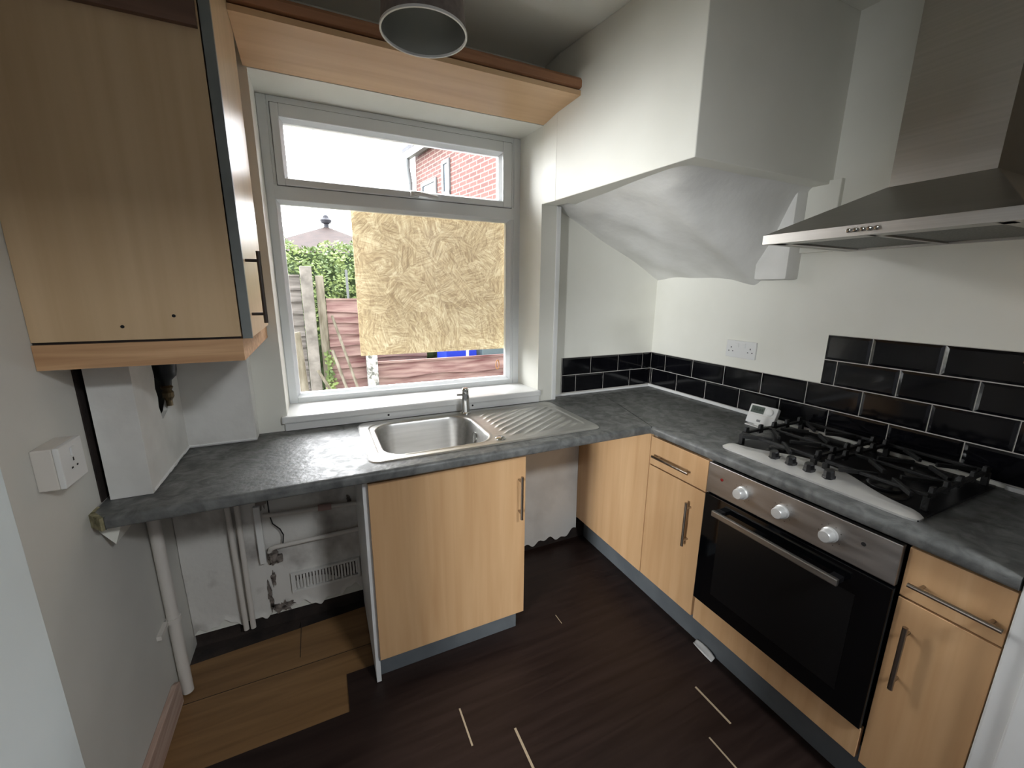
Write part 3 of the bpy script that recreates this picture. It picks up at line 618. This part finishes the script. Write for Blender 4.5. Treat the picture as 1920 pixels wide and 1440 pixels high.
# ------------------------------------------------------------------ pelmet over the window
pe = thing('window_pelmet', 'beech board pelmet with cornice running over the window', 'pelmet', (-1.45, -.14, 2.28))
def quadbox(b, x0, x1, y0, z0, y1, z1, th):  # board from (y0,z0) to (y1,z1)
    return b.hexa([(x0, y1, z1), (x1[1], y1, z1), (x1[0], y0, z0), (x0, y0, z0), (x0, y1, z1+th), (x1[1], y1, z1+th), (x1[0], y0, z0+th), (x0, y0, z0+th)])
quadbox(MB(), -2.052, (-.846, -.813), -.002, 2.259, -.275, 2.287, .018).box(-.846, -.845, -.12, -.003, 2.27, 2.28).build('bottom_board', WOODH, pe)
MB().box(-2.052, -.812, -.262, -.244, 2.306, 2.322).build('shadow_gap_batten', DARKGAP, pe)
MB().prism([(-.268, 2.312), (-.280, 2.316), (-.280, 2.340), (-.272, 2.352), (-.262, 2.356), (-.25, 2.356), (-.25, 2.312)], 'x', -2.052, -.812).build('cornice', mat('cornice_wood', (150, 104, 74), (178, 130, 96), rough=.5, scale=(1.5, 30, 30), distort=.5), pe, bevel=.002)

# ------------------------------------------------------------------ lamp
lx, ly, lz = -1.573, -.668, 2.15
la = thing('pendant_lamp', 'pendant lamp with taupe drum shade and silver lining under the ceiling', 'lamp', (lx, ly, CZ))
sh = MB().lathe([(.1105, 0), (.1095, .012), (.094, .19)], (lx, ly, lz), n=56, cap=False).build('lampshade', SHADEO, la, smooth=180)
MB().lathe([(.1085, .001), (.1075, .012), (.092, .19)], (lx, ly, lz), n=56, cap=False).build('shade_lining', SHADEI, sh, smooth=180)
plabel(MB().lathe([(.1078, -.002), (.1125, -.002), (.1125, .004), (.1078, .004), (.1078, -.002)], (lx, ly, lz), n=56, cap=False).build('shade_rim', WPLAST, sh, smooth=40), 'white bottom rim')
sp3 = MB()
for a in (20, 140, 260): sp3.cyl((lx, ly, lz+.178), (lx+.093*math.cos(math.radians(a)), ly+.093*math.sin(math.radians(a)), lz+.178), .0025, n=8)
sp3.build('shade_spider', WPLAST, la)
MB().lathe([(.02, 0), (.02, .05), (.014, .065), (.006, .075)], (lx, ly, lz+.155), n=20).build('lamp_holder', WPLAST, la, smooth=40)
MB().cyl((lx, ly, lz+.225), (lx, ly, CZ-.02), .0035, n=8).build('cord', WPLAST, la)
MB().lathe([(.035, -.03), (.042, -.012), (.045, 0)], (lx, ly, CZ-.0005), n=28).build('ceiling_rose', WPLAST, la, smooth=40)

# ------------------------------------------------------------------ pipe boxing on the worktop
pb = thing('pipe_boxing', 'white painted pipe boxing on the worktop below the wall cabinet', 'boxing', (-2.3, -.2, WT))
cb_ = MB()
cb_.box(-2.462, -2.452, -.468, -.07, WT+.001, 1.372).box(-2.452, -2.366, -.468, -.456, WT+.001, 1.372)
cb_.build('column', PAINTW, pb)
# right face with a broken-out hole at the top
jag = [(-.456, WT+.001), (-.085, WT+.001), (-.085, 1.372), (-.270, 1.372), (-.268, 1.30), (-.276, 1.26), (-.262, 1.22), (-.278, 1.19), (-.264, 1.16), (-.282, 1.13), (-.27, 1.10), (-.29, 1.085), (-.31, 1.12), (-.312, 1.18), (-.305, 1.24), (-.315, 1.372), (-.456, 1.372)]
front = [(-.456, WT+.001), (-.29, WT+.001), (-.29, 1.085), (-.305, 1.13), (-.298, 1.16), (-.308, 1.19), (-.298, 1.23), (-.306, 1.27), (-.30, 1.31), (-.304, 1.372), (-.456, 1.372)]
back = [(-.29, WT+.001), (-.07, WT+.001), (-.07, 1.372), (-.19, 1.372), (-.188, 1.25), (-.2, 1.18), (-.2, 1.13), (-.235, 1.10), (-.29, 1.085)]
MB().prism(front, 'x', -2.378, -2.366).prism(back, 'x', -2.378, -2.366).build('side_board', PAINTW, pb)
MB().box(-2.378, -2.147, -.082, -.070, WT+.001, 1.372).box(-2.159, -2.147, -.070, -.001, WT+.001, 1.372).build('back_board', PAINTW, pb)
cau = MB()
for k in range(16):
    cau.tube([(-2.378+.231*k/16, -.083, WT+.0075), (-2.378+.231*(k+1)/16, -.083, WT+.0075)], .0035+.002*random.random(), 6)
    cau.tube([(-2.365, -.456+.37*k/16, WT+.0075), (-2.365, -.456+.37*(k+1)/16, WT+.0075)], .0035+.002*random.random(), 6)
cau.build('caulk_line', GLOSSW, pb)
MB().box(XL-.004, XL+.003, -.475, -.02, WT+.001, 1.372).build('gap_shade_backing', DARKGAP, pb)  # dark strip put in to darken the narrow gap beside the column
hs = thing('hose_connector', 'black hose connector poking from the broken side of the pipe boxing', 'pipe', (-2.36, -.235, 1.15))
MB().lathe([(.034, .12), (.034, .0), (.030, -.02), (.016, -.035), (.014, -.05)], (-2.357, -.235, 1.235), n=24).lathe([(.038, 0), (.038, .03)], (-2.357, -.235, 1.262), n=24).build('body', HOSEP, hs, smooth=40)
MB().lathe([(.012, 0), (.017, -.008), (.012, -.018), (.016, -.026), (.016, -.04), (.009, -.052), (.009, -.07)], (-2.357, -.235, 1.186), n=12).build('nozzle', BRASS, hs)

# ------------------------------------------------------------------ under the worktop
wp = thing('waste_pipe', 'white plastic pipe standing against the left wall with a clip', 'pipe', (XL+.022, -.235, 0))
MB().cyl((XL+.024, -.237, .003), (XL+.024, -.243, .873), .0185, n=24).build('pipe', OFFW, wp, smooth=40)
MB().lathe([(.0225, 0), (.0225, .016)], (XL+.024, -.239, .318), n=24).box(XL, XL+.014, -.33, -.255, .318, .334).build('pipe_clip', OFFW, wp, smooth=40)
for i, (xt, xb) in enumerate(((-2.292, -2.288), (-2.256, -2.262))):
    o = MB().cyl((xt, -.030, .872), (xb, -.030, .035), .0105, n=16).build('heating_pipe', OFFW, smooth=40)
    tag(o, ('painted upright pipe under the worktop, left one of the pair', 'painted upright pipe under the worktop, right one of the pair')[i], 'pipe', 'upright pipes under the worktop')
hp = thing('supply_pipe', 'painted level pipe under the worktop, upper one with the pink joint', 'pipe', (-2.0, -.03, .55))
MB().tube([(-2.17, -.024, .555), (-2.1, -.03, .55), (-1.95, -.032, .545), (-1.80, -.032, .535)], .010, 12).build('pipe', OFFW, hp, smooth=40)
plabel(MB().cyl((-1.905, -.032, .5425), (-1.96, -.032, .5455), .0145, n=14).build('joint', COPPER, hp, smooth=40), 'pinkish stained joint')
tag(MB().tube([(-2.165, -.022, .375), (-2.16, -.026, .392), (-2.14, -.030, .400), (-2.05, -.032, .402), (-1.80, -.032, .402)], .010, 12).build('supply_pipe', OFFW, smooth=40), 'painted level pipe under the worktop, lower one ending at the valve', 'pipe')
va = thing('stop_valve', 'grimy dark stop valve at the end of the lower level pipe', 'valve', (-2.15, -.03, .36))
MB().lathe([(.016, 0), (.018, .01), (.016, .03), (.02, .034), (.02, .042)], (-2.152, -.03, .335), n=10).build('body', STAIN, va)
MB().box(-2.14, -2.118, -.036, -.018, .325, .358, bev=.004).build('tap_head', STAIN, va)
dp = MB()
def blob(b, cx, cz, rx, rz, y=-.0122, n=44, seed=1):
    rn = random.Random(seed); ph = [rn.random()*6.3 for _ in range(4)]; ps_ = []
    for k in range(n):
        a = 2*math.pi*k/n; q = .75+.22*math.sin(2*a+ph[0])+.16*math.sin(5*a+ph[1])+.12*math.sin(9*a+ph[2])+.1*math.sin(14*a+ph[3])+.06*rn.random()
        ps_.append((cx+rx*q*math.cos(a), cz+rz*q*math.sin(a)))
    b.prism(ps_, 'y', y, y+.006)
blob(dp, -2.172, .64, .03, .075, seed=2); blob(dp, -2.265, .71, .06, .06, seed=3); blob(dp, -2.14, .085, .042, .035, seed=4); blob(dp, -2.185, .15, .012, .075, seed=5); blob(dp, -2.155, .335, .026, .03, seed=6); blob(dp, -2.165, .235, .009, .05, seed=8); blob(dp, -1.83, .545, .01, .03, seed=9)
dpo = dp.build('damp_patches', STAIN, bpy.data.objects['wall_back.002'])
plabel(dpo, 'dark grimy patches around the pipes')
tag(MB().tube([(-2.15, -.02, .72), (-2.148, -.022, .55), (-2.14, -.025, .51), (-2.115, -.028, .48), (-2.105, -.028, .45), (-2.112, -.03, .40)], .0028, 6).build('loose_wire', BLACKP), 'thin dark loose wire hanging beside the pipes', 'wire')
bt_ = MB().box(-2.205, -2.180, -.03, -.008, .33, .60, bev=.003).build('pipe_duct', PAINTW); tag(bt_, 'white painted upright duct strip between the pipes and the wire', 'duct')
av = thing('air_vent', 'white painted louvred air vent low on the wall under the worktop', 'vent', (-1.955, -.01, .15))
ring(MB(), -2.098, -1.806, .148, .243, .01, .01, .01, .01, -.022, -.004).build('vent_frame', PAINTW, av)
MB().box(-2.09, -1.815, -.008, -.005, .155, .235).build('vent_backing', STAIN, av)
vs = MB()
for k in range(21):
    x = -2.085+k*.0132; vs.box(x-.0042, x+.0042, -.02, -.008, .158+.004*(k % 3), .232-.003*(k % 2))
vs.build('louvre_slats', PAINTW, av)
tag(MB().hexa([(XL+.001, -.52, .845), (XL+.03, -.52, .80), (XL+.03, -.30, .80), (XL+.001, -.30, .845), (XL+.001, -.52, .873), (XL+.055, -.52, .873), (XL+.055, -.30, .873), (XL+.001, -.30, .873)]).build('support_batten', PAINT), 'white batten holding the left end of the worktop', 'batten')
ws = MB().grid(10, 4, lambda u, v: (-.515+.03*(v-.5)*(.6+.4*u)-.012*u, -.875-.105*u, .0015+.012*abs(v-.5)**1.2*2+.001*math.sin(u*9)))
b = MB(); b.grid(12, 5, lambda u, v: (-.512+.034*(v-.5)*(.55+.45*math.sin(u*2.6+.3))-.010*u, -.878-.100*u, .0012+.016*max(0, v-.35)+.004*math.sin(u*math.pi)))
o = b.build('plastic_offcut', WPLAST, smooth=180); md = o.modifiers.new('thick', 'SOLIDIFY'); md.thickness = .003; md.offset = 1
tag(o, 'small white plastic offcut lying on the dark floor by the plinth', 'scrap')

# ------------------------------------------------------------------ outdoors
GZ = -.35
struct(MB().box(-14, 14, .32, 40, GZ-.1, GZ).build('ground', GRASS), 'garden ground outside the window', 'ground')
def fence_panel(label, x0, x1, y, z0, z1, m, n, seed, slope=0.0, grp='fence panels in the garden'):
    rn = random.Random(seed); t = thing('fence_panel', label, 'fence', ((x0+x1)/2, y, z0), grp); b = MB(); h = (z1-z0)/n
    for k in range(n):
        zb = z0+k*h; N = 14; top = []; bot = []
        ph = rn.random()*6; am = .006+.008*rn.random()
        for i in range(N+1):
            x = x0+(x1-x0)*i/N; dz = slope*(i/N)
            bot.append((x, zb+dz+am*math.sin(x*7+ph)+.004*rn.random())); top.append((x, zb+h*1.15+dz))
        L = []
        for (xb, zz), (xt, zt) in zip(bot, top):
            L.append([b.bm.verts.new((xb, y-.030, zz)), b.bm.verts.new((xb, y-.014, zz)), b.bm.verts.new((xt, y+.010, zt)), b.bm.verts.new((xt, y+.004, zt))])
        for A, B in zip(L, L[1:]):
            for q in range(4): b.bm.faces.new((A[q], B[q], B[(q+1) % 4], A[(q+1) % 4]))
        b.bm.faces.new(L[0]); b.bm.faces.new(L[-1][::-1])
    b.build('boards', m, t)
    MB().box(x0, x1, y-.015, y+.02, z1+h*.05, z1+h*.2).build('top_rail', m, t)
    for xb in (x0, (x0+x1)/2-.02, x1-.04): MB().box(xb, xb+.04, y+.01, y+.035, z0, z1).build('batten', m, t)
    return t
FY = 3.0
fence_panel('red fence panel further back, glimpsed through the gap under the strand board', -1.6, -.40, 4.4, .0, 1.2, REDWOOD, 7, 5)
fence_panel('silver-grey fence panel at the left edge of the window view', -3.4, -2.02, FY+.05, -.1, 1.615, GREYWOOD, 14, 1)
fence_panel('red-stained fence panel between the posts and the strand board', -1.79, -1.40, FY, .40, 1.375, REDWOOD, 8, 2)
fence_panel('low red-brown fence panel seen below the strand board', -1.30, .75, FY, .02, .655, REDWOOD, 4, 3)
tag(MB().box(-1.78, -1.42, FY-.02, FY+.02, GZ, .39).build('gravel_board', CONC), 'concrete gravel board below the red fence panel', 'fence')
tag(MB().box(-2.012, -1.90, FY-.08, FY+.02, GZ, 1.722, bev=.008).build('concrete_post', CONC), 'tall concrete fence post left of the timber post', 'post', 'concrete fence posts')
tag(MB().box(-1.432, -1.315, FY-.13, FY-.05, GZ, 1.30, bev=.006).build('concrete_post', CONCM), 'mottled concrete fence post under the corner of the strand board', 'post', 'concrete fence posts')
tag(MB().box(-1.875, -1.795, FY-.04, FY+.03, GZ, 1.632, bev=.012).build('timber_post', OLDWOOD), 'weathered timber post right of the tall concrete post', 'post')
tag(MB().hexa([(-2.16, 2.0, GZ), (-1.97, 2.0, GZ), (-1.97, 2.12, GZ), (-2.16, 2.12, GZ), (-2.135, 2.0, 1.13), (-2.03, 2.0, 1.15), (-2.03, 2.1, 1.13), (-2.135, 2.1, 1.12)]).build('post_stump', OLDWOOD, bevel=.01), 'short rough old post nearest the window', 'post')
for lab, p0, p1, r in (('long pale stake leaning on the fence, topmost of the three', (-1.745, FY-.075, 1.22), (-1.36, FY-.68, GZ+.01), .014), ('middle pale stake leaning by the timber post', (-1.77, FY-.13, .86), (-1.46, FY-.55, GZ+.01), .016), ('short pale stake lying low by the posts', (-1.93, FY-.16, .66), (-1.44, FY-.42, GZ+.01), .016)):
    tag(MB().cyl(p0, p1, r, n=8).build('stake', OLDWOOD), lab, 'stake', 'stakes leaning on the fence')
tag(MB().box(-1.50, -1.47, 4.2, 4.23, GZ, 1.75).build('marker_cane', GREYPIPE), 'thin white cane standing behind the red fence', 'cane')
bl = thing('storage_crate', 'bright blue crate seen between the strand board and the low fence', 'crate', (-.2, 3.9, GZ))
MB().box(-.314, .13, 3.6, 4.1, GZ, .78, bev=.01).build('tub', BLUE, bl)
plabel(MB().box(-.03, .01, 3.592, 3.6, .55, .72).build('pale_label', WPLAST, bl), 'pale markings')
tag(MB().box(.22, .62, 3.6, 3.9, GZ, .79, bev=.01).build('storage_box', TEAL), 'grey box right of the blue crate behind the fence', 'box')
# hedge
hg = MB(); rn = random.Random(3)
def hedge_top(x): return 2.12+.05*math.sin(x*4)+.04*math.sin(x*11+1)
hcore = MB(); hcore.grid(40, 14, lambda u, v: (-3.2+u*3.2, 4.9-.25*math.sin(v*math.pi)*1.0+.08*math.sin(u*60)*math.sin(v*20), GZ+(hedge_top(-3.2+u*3.2)-.10-GZ)*v))
hd2 = thing('hedge', 'leafy green hedge behind the fence', 'hedge', (-1.8, 4.8, GZ))
hcore.box(-3.2, 0, 4.85, 5.5, GZ, 1.98).build('branches', LEAFD, hd2)
for k in range(9000):
    x = -3.2+3.2*rn.random(); zt = hedge_top(x); z = zt-(rn.random()**1.3)*1.5+.05*rn.random(); y = 4.72-.16*math.sin(min(1, max(0, (zt-z)/1.4))*math.pi)+rn.uniform(-.1, .12)
    if z > zt-.15: y += rn.random()*.5
    s = rn.uniform(.018, .038); d1 = Vector((rn.uniform(-1, 1), rn.uniform(-.6, .6), rn.uniform(-.7, .5))).normalized(); d2 = d1.cross(Vector((rn.uniform(-.4, .4), -1, rn.uniform(-.2, .9)))).normalized()
    c0 = Vector((x, y, z))
    vv = [hg.bm.verts.new(p) for p in (c0-d1*s, c0+d2*s*.45-d1*s*.1, c0+d1*s, c0-d2*s*.45-d1*s*.1)]
    hg.bm.faces.new(vv)
hg.build('leaves', LEAF, hd2, fix=False)
iv = MB(); rn = random.Random(9)
for k in range(260):
    x = -1.765+max(-.05, min(.05, rn.gauss(0, .03))); z = .1+.75*rn.random()**1.5; c0 = Vector((x-.04, FY-.055-.03*rn.random(), z)); s_ = rn.uniform(.012, .026)
    d1 = Vector((rn.uniform(-1, 1), rn.uniform(-.4, .2), rn.uniform(-1, 1))).normalized(); d2 = d1.cross(Vector((rn.uniform(-.3, .3), -1, rn.uniform(-.3, .6)))).normalized()
    iv.bm.faces.new([iv.bm.verts.new(p) for p in (c0-d1*s_, c0+d2*s_*.7, c0+d1*s_, c0-d2*s_*.7)])
iv.tube([(-1.83, FY-.06, GZ), (-1.83, FY-.06, .5), (-1.82, FY-.06, .85)], .008, 5)
tag(iv.build('ivy', LEAF, fix=False), 'straggly ivy climbing the foot of the timber post', 'plant')
# sparse shrub left of the hedge
tw = MB(); rn = random.Random(5)
for k in range(26):
    x = -2.9+.55*rn.random(); p = Vector((x, 6.0, 1.6)); q = p+Vector((rn.uniform(-.15, .15), 0, rn.uniform(.6, 1.05)))
    tw.tube([p, (p+q)/2+Vector((rn.uniform(-.04, .04), 0, 0)), q], .006, 4)
    for j in range(3):
        s_ = p.lerp(q, .5+.15*j); tw.tube([s_, s_+Vector((rn.uniform(-.12, .12), 0, rn.uniform(.05, .15)))], .004, 4)
tw.box(-2.62, -2.58, 5.98, 6.02, GZ, 1.65)
tag(tw.build('bare_shrub', OLDWOOD), 'thin bare twiggy shrub left of the hedge', 'shrub')
# hipped roof house far behind
ho = thing('house', 'distant house with red hipped roof and chimney pot above the hedge', 'house', (-1.3, 15, GZ))
MB().box(-3.4, .8, 14.2, 18, GZ, 2.75).build('walls', BRICK, ho)
rf = MB(); ap = rf.bm.verts.new((-1.28, 16, 3.80)); q = [rf.bm.verts.new(p) for p in ((-3.75, 13.9, 2.7), (1.15, 13.9, 2.7), (1.15, 18.3, 2.7), (-3.75, 18.3, 2.7))]
for i in range(4): rf.bm.faces.new((q[i], q[(i+1) % 4], ap))
rf.bm.faces.new(q[::-1]); rf.build('roof', ROOFT, ho)
MB().lathe([(.10, 0), (.09, .16), (.17, .2), (.22, .30), (.12, .38), (.10, .44), (.04, .5)], (-1.28, 16, 3.72), n=12).build('finial', SLATE, ho)
# brick house on the right
BX, BY = .13, 7.0
bh = thing('brick_house', 'red brick house wing with two windows and a downpipe at the upper right', 'house', (BX, BY, GZ), rz=math.atan2(-.98, .18))
def L(b, name, m, p=None, **k): return b.build(name, m, p or bh, local=True, **k)
EZ = 4.12-GZ
L(MB().box(0, 6.2, 0, 4, 0, EZ), 'wall', BRICK)
L(MB().hexa([(-.12, -.22, EZ-.02), (6.3, -.22, EZ-.02), (6.3, 2, EZ+1.5), (-.12, 2, EZ+1.5), (-.12, -.22, EZ+.06), (6.3, -.22, EZ+.06), (6.3, 2, EZ+1.58), (-.12, 2, EZ+1.58)]), 'roof', SLATE)
L(MB().box(-.1, 6.2, -.17, -.08, EZ-.12, EZ-.03), 'gutter', GREYPIPE)
L(MB().cyl((-.05, -.10, 0), (-.05, -.10, EZ-.55), .045, n=12).tube([(-.05, -.10, EZ-.56), (-.06, -.12, EZ-.4), (-.05, -.14, EZ-.25), (-.05, -.14, EZ-.1)], .05, 10), 'downpipe', GREYPIPE, smooth=40)
for x0, x1, z0, z1 in ((.30, .95, EZ-2.0, EZ-.62), (1.20, 1.48, EZ-1.5, EZ-.42)):
    wfr = MB(); ring(wfr, x0, x1, z0, z1, .06, .06, .06, .06, -.03, .02).box(x0, x1, -.03, .02, (z0+z1)/2-.03, (z0+z1)/2+.03)
    wo = L(wfr, 'window', GREYPIPE)
    L(MB().box(x0+.05, x1-.05, -.012, .005, z0+.05, z1-.05), 'pane', HWINDOW, wo)
    L(MB().box(x0-.08, x1+.08, -.06, .02, z0-.09, z0), 'sill', CONC, wo)
